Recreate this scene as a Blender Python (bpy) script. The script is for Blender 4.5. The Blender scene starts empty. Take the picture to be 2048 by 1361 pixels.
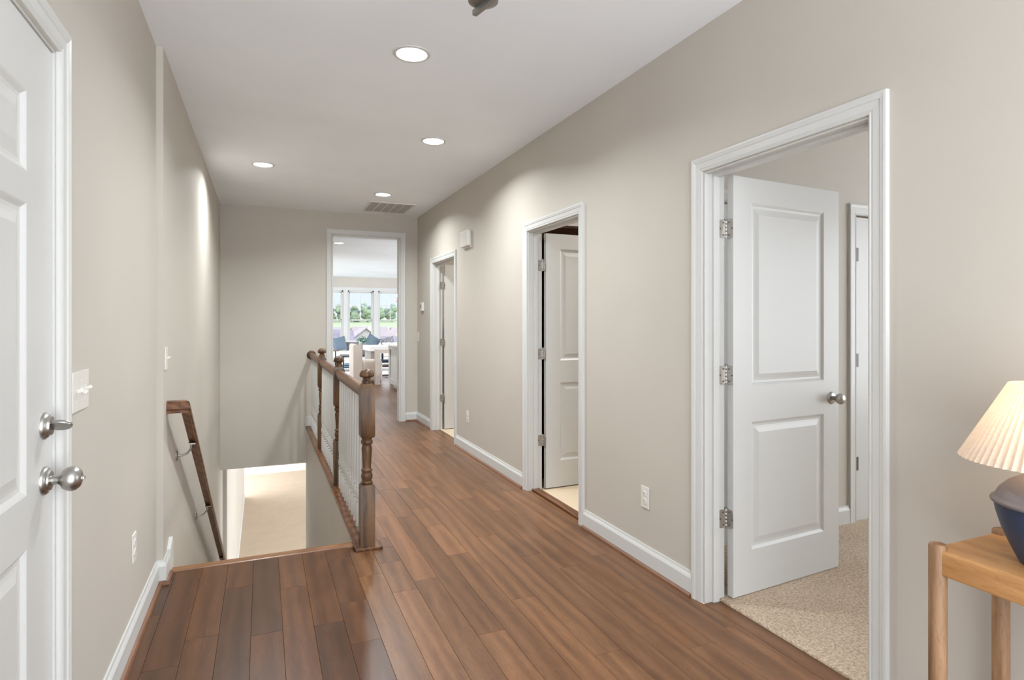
import bpy, math, random
from mathutils import Vector, Matrix
random.seed(7)
C = bpy.context.scene.collection
SC = bpy.context.scene
PI = math.pi

# ------------------------------------------------------------------ camera, world, exposure
cd = bpy.data.cameras.new('camera'); cam = bpy.data.objects.new('camera', cd); C.objects.link(cam)
cam.location = (0, 0, 1.339); cam.rotation_euler = (PI / 2, 0, -0.40025)
cd.sensor_width = 36; cd.lens = 1179 / 2048 * 36; cd.shift_y = -37.2 / 2048; cd.clip_start = .02; cd.clip_end = 4000
SC.camera = cam
wd = bpy.data.worlds.new('world'); SC.world = wd; wd.use_nodes = True
bg = wd.node_tree.nodes['Background']; bg.inputs[0].default_value = (.905, .955, 1.02, 1); bg.inputs[1].default_value = 3.5
SC.view_settings.view_transform = 'Standard'; SC.view_settings.look = 'None'
SC.view_settings.gamma = 1; SC.view_settings.use_curve_mapping = False
SC.view_settings.exposure = 0.9
SC.cycles.max_bounces = 10; SC.cycles.diffuse_bounces = 7; SC.cycles.glossy_bounces = 4
SC.cycles.sample_clamp_indirect = 6
LAMP_W = 14.5

# ------------------------------------------------------------------ materials
def lin(v):
    v /= 255.0
    return v / 12.92 if v <= .04045 else ((v + .055) / 1.055) ** 2.4
def rgb(r, g, b): return (lin(r), lin(g), lin(b), 1)

class NT:
    def __init__(s, name):
        s.m = bpy.data.materials.new(name); s.m.use_nodes = True
        s.t = s.m.node_tree; s.b = s.t.nodes['Principled BSDF']; s.out = s.t.nodes['Material Output']
    def n(s, kind, **kw):
        x = s.t.nodes.new(kind)
        for k, v in kw.items(): setattr(x, k, v)
        return x
    def l(s, a, b): s.t.links.new(a, b)
    def math(s, op, a, b=None):
        x = s.n('ShaderNodeMath', operation=op)
        for i, v in enumerate((a, b)):
            if v is None: continue
            if hasattr(v, 'links'): s.l(v, x.inputs[i])
            else: x.inputs[i].default_value = v
        return x.outputs[0]
    def mix(s, f, a, b, mode='MIX'):
        x = s.n('ShaderNodeMix', data_type='RGBA', blend_type=mode)
        for i, v in ((0, f), (6, a), (7, b)):
            if hasattr(v, 'links'): s.l(v, x.inputs[i])
            else: x.inputs[i].default_value = v
        return x.outputs[2]
    def coord(s, scale, kind='Object', offset=None):
        tc = s.n('ShaderNodeTexCoord'); mp = s.n('ShaderNodeMapping')
        s.l(tc.outputs[kind], mp.inputs[0]); mp.inputs['Scale'].default_value = scale
        if offset is not None: s.l(offset, mp.inputs['Location'])
        return mp.outputs[0]
    def noise(s, vec, scale, detail=3, rough=.5, dist=0):
        x = s.n('ShaderNodeTexNoise'); s.l(vec, x.inputs['Vector'])
        x.inputs['Scale'].default_value = scale; x.inputs['Detail'].default_value = detail
        x.inputs['Roughness'].default_value = rough; x.inputs['Distortion'].default_value = dist
        return x.outputs[0]
    def ramp(s, fac, stops):
        x = s.n('ShaderNodeValToRGB'); s.l(fac, x.inputs[0]); e = x.color_ramp.elements
        while len(e) < len(stops): e.new(.5)
        for i, (p, c) in enumerate(stops): e[i].position = p; e[i].color = c
        return x.outputs[0]
    def bump(s, h, strength, dist=.002):
        x = s.n('ShaderNodeBump'); x.inputs['Strength'].default_value = strength; x.inputs['Distance'].default_value = dist
        s.l(h, x.inputs['Height']); s.l(x.outputs[0], s.b.inputs['Normal'])

def paint(name, col, rough=.55, bump=.06, var=.03, scale=60, spec=.35):
    m = NT(name); v = m.coord((1, 1, 1))
    n1 = m.noise(v, 1.3, 2); n2 = m.noise(v, scale, 3)
    dk = tuple(c * (1 - var) for c in col[:3]) + (1,); lt = tuple(min(1, c * (1 + var)) for c in col[:3]) + (1,)
    m.l(m.ramp(n1, [(.3, dk), (.7, lt)]), m.b.inputs['Base Color'])
    m.b.inputs['Roughness'].default_value = rough; m.b.inputs['Specular IOR Level'].default_value = spec
    m.bump(n2, bump, .001)
    return m.m

def metal(name, col, rough=.3):
    m = NT(name); v = m.coord((1, 1, 14)); n = m.noise(v, 30, 3)
    m.b.inputs['Base Color'].default_value = col; m.b.inputs['Metallic'].default_value = 1
    m.l(m.math('ADD', m.math('MULTIPLY', n, .12), rough - .05), m.b.inputs['Roughness'])
    return m.m

def wood(name, dark, light, axis='Y', rough=.35, scale=1.0, use_color=False, ring=.5, coat=0.15, lo=.34, hi=.72):
    m = NT(name)
    oi = m.n('ShaderNodeObjectInfo')
    off = m.n('ShaderNodeCombineXYZ')
    m.l(m.math('MULTIPLY', oi.outputs['Random'], 37.0), off.inputs[0])
    m.l(m.math('MULTIPLY', oi.outputs['Random'], 91.0), off.inputs[1])
    m.l(m.math('MULTIPLY', oi.outputs['Random'], 17.0), off.inputs[2])
    st = {'Y': (9, 1.1, 9), 'X': (1.1, 9, 9), 'Z': (9, 9, 1.1)}[axis]
    v = m.coord(tuple(q * scale for q in st), 'Object', off.outputs[0])
    n1 = m.noise(v, 1.0, 4, .6, 1.2)          # broad figure
    n2 = m.noise(v, 7.0, 5, .65, .4)          # fine grain streaks
    w = m.n('ShaderNodeTexWave', wave_type='RINGS', rings_direction={'Y': 'Y', 'X': 'X', 'Z': 'Z'}[axis])
    m.l(v, w.inputs['Vector']); w.inputs['Scale'].default_value = .45; w.inputs['Distortion'].default_value = 7
    w.inputs['Detail'].default_value = 3; w.inputs['Detail Scale'].default_value = 1.4
    k = m.math('ADD', m.math('MULTIPLY', n1, .55), m.math('MULTIPLY', n2, .35))
    k = m.math('ADD', k, m.math('MULTIPLY', w.outputs['Fac'], .22 * ring))
    colr = m.ramp(k, [(lo, dark), (hi, light)])
    lines = m.ramp(m.noise(v, 3.2, 2, .5, 2.5), [(.46, (1, 1, 1, 1)), (.5, (.62, .55, .5, 1)), (.54, (1, 1, 1, 1))])
    colr = m.mix(.55 * ring, colr, lines, 'MULTIPLY')
    if use_color: colr = m.mix(1.0, colr, oi.outputs['Color'], 'MULTIPLY')
    m.l(colr, m.b.inputs['Base Color'])
    m.l(m.math('ADD', m.math('MULTIPLY', n2, .15), rough - .07), m.b.inputs['Roughness'])
    m.b.inputs['Specular IOR Level'].default_value = .32
    m.b.inputs['Coat Weight'].default_value = coat; m.b.inputs['Coat Roughness'].default_value = .25
    m.bump(n2, .12, .0012)
    return m.m

def cloth(name, col, scale=220, bump=.35, col2=None, patscale=None):
    m = NT(name); v = m.coord((1, 1, 1))
    n = m.noise(v, scale, 2)
    a = tuple(c * .88 for c in col[:3]) + (1,)
    base = m.ramp(n, [(.35, a), (.65, col)])
    if col2 is not None:
        p = m.n('ShaderNodeTexVoronoi'); m.l(v, p.inputs['Vector']); p.inputs['Scale'].default_value = patscale
        base = m.mix(m.ramp(p.outputs['Distance'], [(.32, (0, 0, 0, 1)), (.38, (1, 1, 1, 1))]), base, col2)
    m.l(base, m.b.inputs['Base Color']); m.b.inputs['Roughness'].default_value = .9
    m.b.inputs['Specular IOR Level'].default_value = .1; m.bump(n, bump, .002)
    return m.m

def carpet(name, a, b, scale=95):
    m = NT(name); v = m.coord((1, 1, 1))
    n = m.noise(v, scale, 3, .7); n3 = m.noise(v, scale * 3.2, 2, .6); n2 = m.noise(v, 3, 2)
    k = m.math('ADD', m.math('MULTIPLY', n, .6), m.math('ADD', m.math('MULTIPLY', n3, .35), m.math('MULTIPLY', n2, .12)))
    m.l(m.ramp(k, [(.38, a), (.68, b)]), m.b.inputs['Base Color'])
    m.b.inputs['Roughness'].default_value = .95; m.b.inputs['Specular IOR Level'].default_value = .05
    m.bump(k, .9, .006)
    return m.m

def emit(name, col, s):
    m = NT(name); e = m.n('ShaderNodeEmission'); e.inputs[0].default_value = col; e.inputs[1].default_value = s
    m.l(e.outputs[0], m.out.inputs[0]); return m.m

def plain(name, col, rough=.5, spec=.3):
    return paint(name, col, rough, .03, .02, 80, spec)

M = {}
M['wall'] = paint('wall_paint', rgb(189, 183, 173), .6, .07)
M['ceil'] = paint('ceiling_paint', rgb(236, 240, 244), .75, .05)
M['white'] = paint('trim_enamel', rgb(202, 202, 199), .32, .0, .01)
M['switch'] = paint('switch_plastic', rgb(216, 213, 206), .35, .01, .01)
M['grille'] = paint('vent_enamel', rgb(222, 220, 216), .4, .02, .01)
M['dark'] = plain('dark_slot', rgb(70, 68, 66), .7)
M['display_grey'] = plain('display_plastic', rgb(128, 124, 120), .8)  # grey of the thermostat display
M['nickel'] = metal('satin_nickel', rgb(176, 173, 168), .32)
M['hinge'] = metal('hinge_nickel', rgb(188, 185, 180), .36)
M['louvre'] = plain('vent_louvre', rgb(176, 172, 168), .7)
M['pendant'] = metal('brushed_nickel_light', rgb(158, 158, 156), .4)
M['closet_hinge'] = metal('closet_hinge_nickel', rgb(96, 94, 92), .5)
M['plank'] = wood('floor_plank', rgb(80, 53, 33), rgb(133, 99, 70), 'Y', .33, 1.0, True, .8, .10, .25, .8)
M['oak'] = wood('stained_oak', rgb(36, 22, 12), rgb(110, 79, 50), 'Z', .42, 2.2, False, 1.0, .08)
M['oakY'] = wood('stained_oak_rail', rgb(62, 36, 20), rgb(122, 80, 48), 'Y', .36, 1.8, False, 1.0, .1)
M['oakX'] = wood('stained_oak_nosing', rgb(108, 72, 44), rgb(146, 102, 66), 'X', .36, 1.4, False, .5, .2)
M['shoe'] = wood('shoe_moulding_wood', rgb(92, 60, 40), rgb(134, 92, 64), 'Y', .4, 1.2, False, .4)
M['table'] = wood('honey_wood', rgb(150, 104, 62), rgb(200, 152, 100), 'Y', .42, 1.0, False, .6, .1)
M['tableleg'] = wood('honey_wood_leg', rgb(104, 76, 54), rgb(168, 132, 98), 'Z', .5, 1.3, False, .8, .0)
M['espresso'] = wood('espresso_wood', rgb(38, 20, 10), rgb(72, 40, 20), 'Z', .35, 1.0, False, .5, .2)
M['carpet'] = carpet('carpet_beige', rgb(146, 124, 103), rgb(222, 203, 181), 85)
M['carpetb'] = carpet('carpet_lower', rgb(172, 156, 138), rgb(208, 191, 171), 60)
M['tile'] = paint('bath_tile', rgb(204, 186, 160), .4, .03, .06)
M['fabric_cream'] = cloth('cream_fabric', rgb(216, 205, 195))
M['fabric_white'] = cloth('white_fabric', rgb(238, 236, 232))
M['fabric_blue'] = cloth('slate_fabric', rgb(112, 128, 142))
M['fabric_pat'] = cloth('patterned_fabric', rgb(222, 220, 220), col2=rgb(120, 120, 128), patscale=38)
M['fabric_plaid'] = cloth('check_fabric', rgb(132, 130, 134))
M['rug'] = carpet('rug_pile', rgb(208, 204, 200), rgb(236, 234, 232), 70)
M['cab'] = paint('cabinet_grey', rgb(184, 183, 178), .4, .02, .01)
M['quartz'] = paint('white_quartz', rgb(240, 240, 240), .2, .0, .02)
M['blk'] = plain('black_lacquer', rgb(28, 40, 52), .4)
M['book'] = plain('book_blue', rgb(130, 160, 175), .6)
M['vase'] = plain('vase_stone', rgb(150, 145, 140), .7)
M['navy'] = paint('navy_glaze', rgb(46, 60, 82), .45, .04, .08, 40, .5)
M['taupe'] = paint('navy_glaze_lamplit', rgb(112, 104, 104), .5, .04, .06, 40, .4)  # navy glaze with the lamp's warm light mixed into its colour
M['copper'] = metal('copper', rgb(190, 120, 80), .3)
M['leaf'] = plain('leaf_green', rgb(70, 128, 104), .5)
M['lens'] = emit('lamp_lens', (1, .98, .94, 1), 6)
M['bulb'] = emit('bulb', (1, .8, .55, 1), 8)
def pane_mat():
    m = NT('window_glass'); tr = m.n('ShaderNodeBsdfTransparent'); gl = m.n('ShaderNodeBsdfGlossy'); mx = m.n('ShaderNodeMixShader')
    gl.inputs['Roughness'].default_value = .03; mx.inputs[0].default_value = .06
    m.l(tr.outputs[0], mx.inputs[1]); m.l(gl.outputs[0], mx.inputs[2]); m.l(mx.outputs[0], m.out.inputs[0]); return m.m
M['pane'] = pane_mat()
def shade_mat():
    m = NT('pleated_shade'); d = m.n('ShaderNodeBsdfDiffuse'); t = m.n('ShaderNodeBsdfTranslucent'); mx = m.n('ShaderNodeMixShader')
    v = m.coord((1, 1, 1)); n = m.noise(v, 180, 2)
    c = m.ramp(n, [(.3, rgb(222, 208, 194)), (.7, rgb(232, 220, 206))])
    m.l(c, d.inputs[0]); m.l(c, t.inputs[0]); mx.inputs[0].default_value = .45
    m.l(d.outputs[0], mx.inputs[1]); m.l(t.outputs[0], mx.inputs[2]); m.l(mx.outputs[0], m.out.inputs[0]); return m.m
M['shade'] = shade_mat()
M['grass'] = paint('lawn', rgb(90, 106, 76), .9, .2, .15, 2)
M['hill'] = paint('wooded_mountain_hazed', rgb(100, 105, 112), .95, .2, .08, .05)  # distance haze is put into the grey-blue base colour
M['crown1'] = paint('tree_leaves', rgb(92, 106, 84), .9, .3, .2, 2)
M['crown2'] = paint('tree_leaves_blue', rgb(84, 102, 96), .9, .3, .2, 2)
M['trunk'] = plain('bark', rgb(90, 76, 64), .9)
M['roof1'] = paint('roof_grey', rgb(84, 80, 92), .9, .1, .06, 3)
M['roof2'] = paint('roof_taupe', rgb(106, 98, 102), .9, .1, .06, 3)
M['siding'] = paint('house_siding', rgb(136, 132, 132), .8, .05, .03, 3)
M['siding2'] = paint('house_siding_tan', rgb(200, 182, 165), .8, .05, .03, 3)
M['winglass'] = plain('house_window', rgb(90, 95, 105), .2)

# ------------------------------------------------------------------ mesh builder
class MB:
    def __init__(s): s.v = []; s.f = []
    def _add(s, vs, fs, mat=None):
        o = len(s.v)
        s.v += [tuple(mat @ Vector(p)) if mat is not None else tuple(p) for p in vs]
        s.f += [tuple(i + o for i in f) for f in fs]
        return s
    def box(s, a, b, mat=None, ch=0):
        x0, y0, z0 = (min(a[i], b[i]) for i in range(3)); x1, y1, z1 = (max(a[i], b[i]) for i in range(3))
        if ch <= 0:
            vs = [(x0,y0,z0),(x1,y0,z0),(x1,y1,z0),(x0,y1,z0),(x0,y0,z1),(x1,y0,z1),(x1,y1,z1),(x0,y1,z1)]
            fs = [(3,2,1,0),(4,5,6,7),(0,1,5,4),(1,2,6,5),(2,3,7,6),(3,0,4,7)]
            return s._add(vs, fs, mat)
        # chamfered box through hull of 24 corners
        import bmesh
        bm = bmesh.new(); bmesh.ops.create_cube(bm, size=1)
        for v in bm.verts: v.co = ((x0+x1)/2 + v.co.x*(x1-x0), (y0+y1)/2 + v.co.y*(y1-y0), (z0+z1)/2 + v.co.z*(z1-z0))
        bmesh.ops.bevel(bm, geom=bm.edges[:], offset=ch, segments=2, affect='EDGES', profile=.6)
        bm.verts.index_update()
        vs = [tuple(v.co) for v in bm.verts]; fs = [tuple(v.index for v in f.verts) for f in bm.faces]; bm.free()
        return s._add(vs, fs, mat)
    def lathe(s, prof, n=20, mat=None, caps=True):
        vs = []; fs = []
        for r, z in prof:
            for i in range(n):
                a = 2 * PI * i / n; vs.append((r * math.cos(a), r * math.sin(a), z))
        for k in range(len(prof) - 1):
            for i in range(n):
                j = (i + 1) % n; fs.append((k*n+i, k*n+j, (k+1)*n+j, (k+1)*n+i))
        if caps:
            fs.append(tuple(range(n - 1, -1, -1))); fs.append(tuple((len(prof)-1)*n + i for i in range(n)))
        return s._add(vs, fs, mat)
    def prism(s, poly, fn):
        # poly: 2D points; fn(p, end) -> 3D
        n = len(poly); vs = [fn(p, 0) for p in poly] + [fn(p, 1) for p in poly]
        fs = [tuple(range(n - 1, -1, -1)), tuple(range(n, 2 * n))] + [(i, (i+1) % n, n + (i+1) % n, n + i) for i in range(n)]
        return s._add(vs, fs)
    def sweep(s, prof, path, nrm, side, closed=False):
        # prof (o, d): o along in-plane 'side' direction, d along nrm; mitred at path corners
        nrm = Vector(nrm); P = [Vector(p) for p in path]; n = len(prof); rings = []
        for i, p in enumerate(P):
            def sd(a, b): return (b - a).normalized().cross(nrm) * side
            if i == 0: m = sd(P[0], P[1])
            elif i == len(P) - 1: m = sd(P[-2], P[-1])
            else:
                a, b = sd(P[i-1], P[i]), sd(P[i], P[i+1]); m = (a + b) / (1 + a.dot(b))
            rings.append([p + m * o + nrm * d for o, d in prof])
        vs = [tuple(q) for r in rings for q in r]; fs = []
        for k in range(len(P) - 1):
            for i in range(n):
                j = (i + 1) % n; fs.append((k*n+i, k*n+j, (k+1)*n+j, (k+1)*n+i))
        fs.append(tuple(range(n - 1, -1, -1))); fs.append(tuple((len(P)-1)*n + i for i in range(n)))
        return s._add(vs, fs)
    def tube(s, path, r, n=10):
        P = [Vector(p) for p in path]; vs = []; fs = []
        up = Vector((.13, .27, 1)).normalized()
        for i, p in enumerate(P):
            t = (P[min(i+1, len(P)-1)] - P[max(i-1, 0)]).normalized()
            a = t.cross(up).normalized(); b = t.cross(a)
            rr = r[i] if isinstance(r, (list, tuple)) else r
            for k in range(n):
                q = 2 * PI * k / n; vs.append(tuple(p + a * math.cos(q) * rr + b * math.sin(q) * rr))
        for i in range(len(P) - 1):
            for k in range(n):
                j = (k + 1) % n; fs.append((i*n+k, i*n+j, (i+1)*n+j, (i+1)*n+k))
        fs.append(tuple(range(n - 1, -1, -1))); fs.append(tuple((len(P)-1)*n + k for k in range(n)))
        return s._add(vs, fs)
    def ico(s, c, r, sub=2, jit=0, squash=(1, 1, 1)):
        import bmesh
        bm = bmesh.new(); bmesh.ops.create_icosphere(bm, subdivisions=sub, radius=1)
        bm.verts.index_update()
        vs = [tuple(c[i] + v.co[i] * r * squash[i] * (1 + random.uniform(-jit, jit)) for i in range(3)) for v in bm.verts]
        fs = [tuple(v.index for v in f.verts) for f in bm.faces]; bm.free()
        return s._add(vs, fs)
    def mesh(s, name, origin=(0, 0, 0), smooth=None):
        me = bpy.data.meshes.new(name)
        me.from_pydata([(x - origin[0], y - origin[1], z - origin[2]) for x, y, z in s.v], [], s.f)
        import bmesh
        bm = bmesh.new(); bm.from_mesh(me); bmesh.ops.recalc_face_normals(bm, faces=bm.faces); bm.to_mesh(me); bm.free()
        if smooth is not None:
            me.shade_smooth(); me.set_sharp_from_angle(angle=math.radians(smooth))
        return me
    def build(s, name, mat, parent=None, origin=None, smooth=None, loc=None, rot=None):
        """verts are in world space (or thing space when parent carries no offset given via origin)"""
        if origin is None: origin = tuple(parent['_o']) if parent is not None and '_o' in parent else (0, 0, 0)
        o = bpy.data.objects.new(name, s.mesh(name, origin, smooth))
        o.data.materials.append(mat); C.objects.link(o)
        if parent is not None:
            o.parent = parent
            if '_o' in parent: o['_o'] = parent['_o']
        else: o.location = origin
        if loc is not None: o.location = loc
        if rot is not None: o.rotation_euler = rot
        return o

def tag(o, label, cat=None, group=None, kind=None):
    o['label'] = label
    if cat: o['category'] = cat
    if group: o['group'] = group
    if kind: o['kind'] = kind
    return o
def thing(name, loc, label, cat, group=None, kind=None, rz=0):
    o = bpy.data.objects.new(name, None); C.objects.link(o); o.location = loc; o.rotation_euler = (0, 0, rz)
    o.empty_display_size = .05
    o['_o'] = tuple(float(q) for q in loc)
    return tag(o, label, cat, group, kind)
def struct(name, mb, mat, label, cat, origin=(0, 0, 0), smooth=None):
    o = mb.build(name, mat, None, origin, smooth); tag(o, label, cat, kind='structure'); return o
def copy_tree(o, parent=None):
    c = o.copy(); C.objects.link(c); c.parent = parent
    for ch in list(o.children): copy_tree(ch, c)
    return c

def slab_holes(mb, axis, p0, p1, ur, zr, holes):
    """wall slab with rectangular holes; axis 'x' => thickness along x, u = y; axis 'y' => thickness along y, u = x; 'z' => u=x, v=y"""
    us = sorted({ur[0], ur[1], *[h[0] for h in holes], *[h[1] for h in holes]})
    zs = sorted({zr[0], zr[1], *[h[2] for h in holes], *[h[3] for h in holes]})
    us = [u for u in us if ur[0] <= u <= ur[1]]; zs = [z for z in zs if zr[0] <= z <= zr[1]]
    for i in range(len(us) - 1):
        run = None
        for j in range(len(zs) - 1):
            uc, zc = (us[i] + us[i+1]) / 2, (zs[j] + zs[j+1]) / 2
            if any(h[0] < uc < h[1] and h[2] < zc < h[3] for h in holes):
                continue
            a, b = (us[i], zs[j]), (us[i+1], zs[j+1])
            if axis == 'x': mb.box((p0, a[0], a[1]), (p1, b[0], b[1]))
            elif axis == 'y': mb.box((a[0], p0, a[1]), (b[0], p1, b[1]))
            else: mb.box((a[0], a[1], p0), (b[0], b[1], p1))
    return mb

# ------------------------------------------------------------------ dimensions
XR, XL, XN, YF, H = 1.93, -.468, -.50, 7.848, 2.743
WT = .12
Y0 = -1.1                     # open front of the foyer
DT = 2.045                    # door opening height
D1, D2, D3, D4 = (1.395, 2.222), (3.42, 4.238), (6.165, 7.06), (.975, 1.89)
OP = (.82, 1.692, 2.452)      # cased opening in the end wall
ZB = -3.05                    # lower level floor
STX = .51                     # stair side of the guard wall
LIP = 3.64

# ------------------------------------------------------------------ shell
struct('wall_right', slab_holes(MB(), 'x', XR, XR + WT, (Y0, YF + WT), (0, H), [(D1[0], D1[1], 0, DT), (D2[0], D2[1], 0, DT), (D3[0], D3[1], 0, DT)]), M['wall'],
       'long beige painted hallway wall pierced by three doorways', 'wall')
struct('wall_left', slab_holes(MB(), 'x', XN - WT, XN, (Y0, 3.474), (0, H), [(D4[0], D4[1], 0, DT)]), M['wall'],
       'beige painted wall holding the white six-panel door', 'wall')
m = MB(); m.box((XN - WT, 3.474, ZB), (XL, YF + .5, H)); m.box((XN - WT, YF + .5, ZB), (-.42, 16.1, -.44))
struct('wall_stair', m, M['wall'], 'tall beige stairwell wall carrying the sloping wooden handrail', 'wall')
struct('wall_back', slab_holes(MB(), 'y', YF, YF + WT, (XL, XR), (-.44, H), [(OP[0], OP[1], -.3, OP[2])]), M['wall'],
       'beige end wall with the tall cased opening to the living room', 'wall')
m = MB(); m.box((STX, LIP, ZB), (STX + WT, YF, -.002)); m.box((STX, YF, ZB), (STX + WT, YF + WT, -.44))
struct('wall_guard', m, M['wall'], 'beige stairwell wall below the white baluster railing', 'wall')
m = MB(); slab_holes(m, 'z', H, H + .12, (XN - WT, XR + WT), (Y0, YF + WT), [])
struct('ceiling', m, M['ceil'], 'white hallway ceiling with round recessed lights', 'ceiling')
# subfloor under the planks (hall, landing, living room)
m = MB()
m.box((XN, Y0, -.3), (XR, LIP - .04, -.016)); m.box((STX + WT, LIP - .04, -.3), (XR, YF, -.016))
m.box((XR, D1[0], -.3), (2.02, D1[1], -.016)); m.box((XR, D2[0], -.3), (2.02, D2[1], -.016)); m.box((XR, D3[0], -.3), (2.02, D3[1], -.016))
m.box((OP[0], YF, -.3), (OP[1], YF + WT, -.016)); m.box((-.5, YF + WT, -.29), (8, 19.1, -.017))
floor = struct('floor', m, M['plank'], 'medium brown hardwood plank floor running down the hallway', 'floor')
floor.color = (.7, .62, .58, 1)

# planks -----------------------------------------------------------
PW, E0 = .127, .462
fixed = {-5: [3.265], -3: [3.162], -4: [2.74], -2: [2.723], -8: [3.101], 0: [3.152], 2: [2.989], 3: [2.371, 4.006], 5: [2.607], 6: [2.042], 4: [3.246], 7: [3.068], 8: [2.84], 10: [2.919], 9: [2.469]}
def plank(x0, x1, y0, y1, tone):
    mb = MB(); g = .0004; c = .0008; z0, z1 = -.016, 0
    a = (x0 + g, y0 + g); b = (x1 - g, y1 - g)
    cx, cy = (x0 + x1) / 2, (y0 + y1) / 2
    vs = []
    for z, k in ((z0, 0), (z1 - c, 0), (z1, c)):
        vs += [(a[0]+k, a[1]+k, z), (b[0]-k, a[1]+k, z), (b[0]-k, b[1]-k, z), (a[0]+k, b[1]-k, z)]
    fs = [(8, 9, 10, 11)] + [(r*4+i, r*4+(i+1) % 4, r*4+4+(i+1) % 4, r*4+4+i) for r in (0, 1) for i in range(4)]
    mb._add(vs, fs)
    o = mb.build('plank', M['plank'], None, (cx, cy, 0)); o.parent = floor
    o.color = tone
    return o
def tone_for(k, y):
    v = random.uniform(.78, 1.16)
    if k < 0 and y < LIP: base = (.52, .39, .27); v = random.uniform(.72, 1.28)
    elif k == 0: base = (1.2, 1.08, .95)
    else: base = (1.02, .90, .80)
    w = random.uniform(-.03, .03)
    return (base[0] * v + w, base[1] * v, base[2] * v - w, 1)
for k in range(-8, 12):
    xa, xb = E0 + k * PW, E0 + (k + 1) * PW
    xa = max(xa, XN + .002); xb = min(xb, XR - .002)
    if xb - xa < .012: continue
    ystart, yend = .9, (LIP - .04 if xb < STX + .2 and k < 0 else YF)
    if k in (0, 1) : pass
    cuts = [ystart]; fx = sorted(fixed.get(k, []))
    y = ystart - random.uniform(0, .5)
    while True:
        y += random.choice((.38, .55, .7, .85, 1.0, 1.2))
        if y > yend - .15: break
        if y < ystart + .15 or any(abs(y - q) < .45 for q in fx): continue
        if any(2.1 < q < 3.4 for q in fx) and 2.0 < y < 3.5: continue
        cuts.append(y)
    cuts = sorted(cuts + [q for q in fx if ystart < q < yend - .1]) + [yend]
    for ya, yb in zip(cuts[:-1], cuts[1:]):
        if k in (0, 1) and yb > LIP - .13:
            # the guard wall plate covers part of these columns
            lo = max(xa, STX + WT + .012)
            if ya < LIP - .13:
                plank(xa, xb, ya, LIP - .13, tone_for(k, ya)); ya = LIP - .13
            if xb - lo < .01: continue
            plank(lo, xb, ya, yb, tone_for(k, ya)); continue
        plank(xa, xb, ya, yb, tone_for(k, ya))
# living room planks seen through the cased opening and the threshold planks
for k in range(-1, 24):
    xa, xb = E0 + k * PW, E0 + (k + 1) * PW
    y = YF - random.uniform(0, .3)
    while y < 13.2:
        yn = y + random.choice((.6, .85, 1.1, 1.3))
        ys = YF + WT + .003
        if yn > ys + .02: plank(xa, xb, max(y, ys), yn, tone_for(3, 9))
        y = yn
for k in range(3, 10):
    xa, xb = max(E0 + k * PW, OP[0] + .013), min(E0 + (k + 1) * PW, OP[1] - .013)
    if xb > xa + .01: plank(xa, xb, YF, YF + WT + .003, tone_for(3, 9))
for d, n in ((D1, 1), (D2, 1), (D3, 1)):
    plank(XR, 2.02, d[0], d[1], tone_for(4, 5))

# landing nosing
m = MB(); m.box((XL + .001, LIP - .04, -.03), (STX - .002, LIP + .03, .004), ch=.008)
struct('trim_nosing', m, M['oakX'], 'brown wooden nosing strip at the top of the stairs', 'stair nosing')
# hidden stair flight below
m = MB(); n_st = 15; rise = -ZB / n_st; run = .29
for i in range(1, n_st): m.box((XL, LIP + (i - 1) * run, ZB), (STX, LIP + i * run, -i * rise))
struct('staircase', m, M['carpetb'], 'carpeted stair flight going down below the landing', 'stairs')
# lower level
m = MB(); m.box((-6, YF - .5, ZB - .1), (7, 18.42, ZB))
struct('floor_lower', m, M['carpetb'], 'pale carpet floor of the lower level seen down the stairwell', 'floor')
m = MB(); m.box((-6, 18.42, ZB), (7, 18.55, -.44))
struct('wall_lower_back', m, M['wall'], 'far beige wall of the lower level', 'wall')
m = MB(); m.box((XN - WT, YF + WT, -.44), (8, 18.55, -.3))
struct('ceiling_lower', m, M['ceil'], 'white ceiling of the lower level', 'ceiling')
BP = [(0, 0), (0, .016), (.75, .016), (.82, .013), (.9, .008), (1, .006), (1, 0)]
def baseboard(name, path, nrm_side, h, label, shoe=True, mat=None):
    """path of floor points; board thickness goes to the left (+1) or right (-1) of the path direction"""
    mb = MB(); prof = [(d, o * h) for o, d in BP]
    mb.sweep(prof, path, (0, 0, 1), nrm_side)
    o = struct(name, mb, mat or M['white'], label, 'baseboard')
    if shoe:
        sp = [(.016, 0), (.033, 0), (.032, .007), (.028, .013), (.022, .017), (.016, .018)]
        s = MB().sweep(sp, path, (0, 0, 1), nrm_side).build('shoe_moulding', M['shoe'], o, smooth=40)
        s['label'] = 'brown quarter-round strip along the floor'
    return o
BH = .118
baseboard('baseboard_right', [(XR, D1[1] + .072, 0), (XR, D2[0] - .072, 0)], -1, BH, 'white baseboard between the open bedroom door and the dark-gapped bath door')
baseboard('baseboard_right_middle', [(XR, D2[1] + .072, 0), (XR, D3[0] - .072, 0)], -1, BH, 'white baseboard below the wall chime box')
baseboard('baseboard_right_front', [(XR, Y0, 0), (XR, D1[0] - .072, 0)], -1, BH, 'white baseboard behind the wooden console table')
baseboard('baseboard_back', [(XR, D3[1] + .072, 0), (XR, YF, 0), (OP[1] + .072, YF, 0)], -1, BH, 'white baseboard turning the far hallway corner below the thermostat')
baseboard('baseboard_left', [(XN, D4[1] + .072, 0), (XN, 3.474, 0), (XL, 3.474, 0), (XL, LIP - .045, 0)], 1, BH, 'white baseboard below the left wall outlet stepping round the jog')
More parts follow.
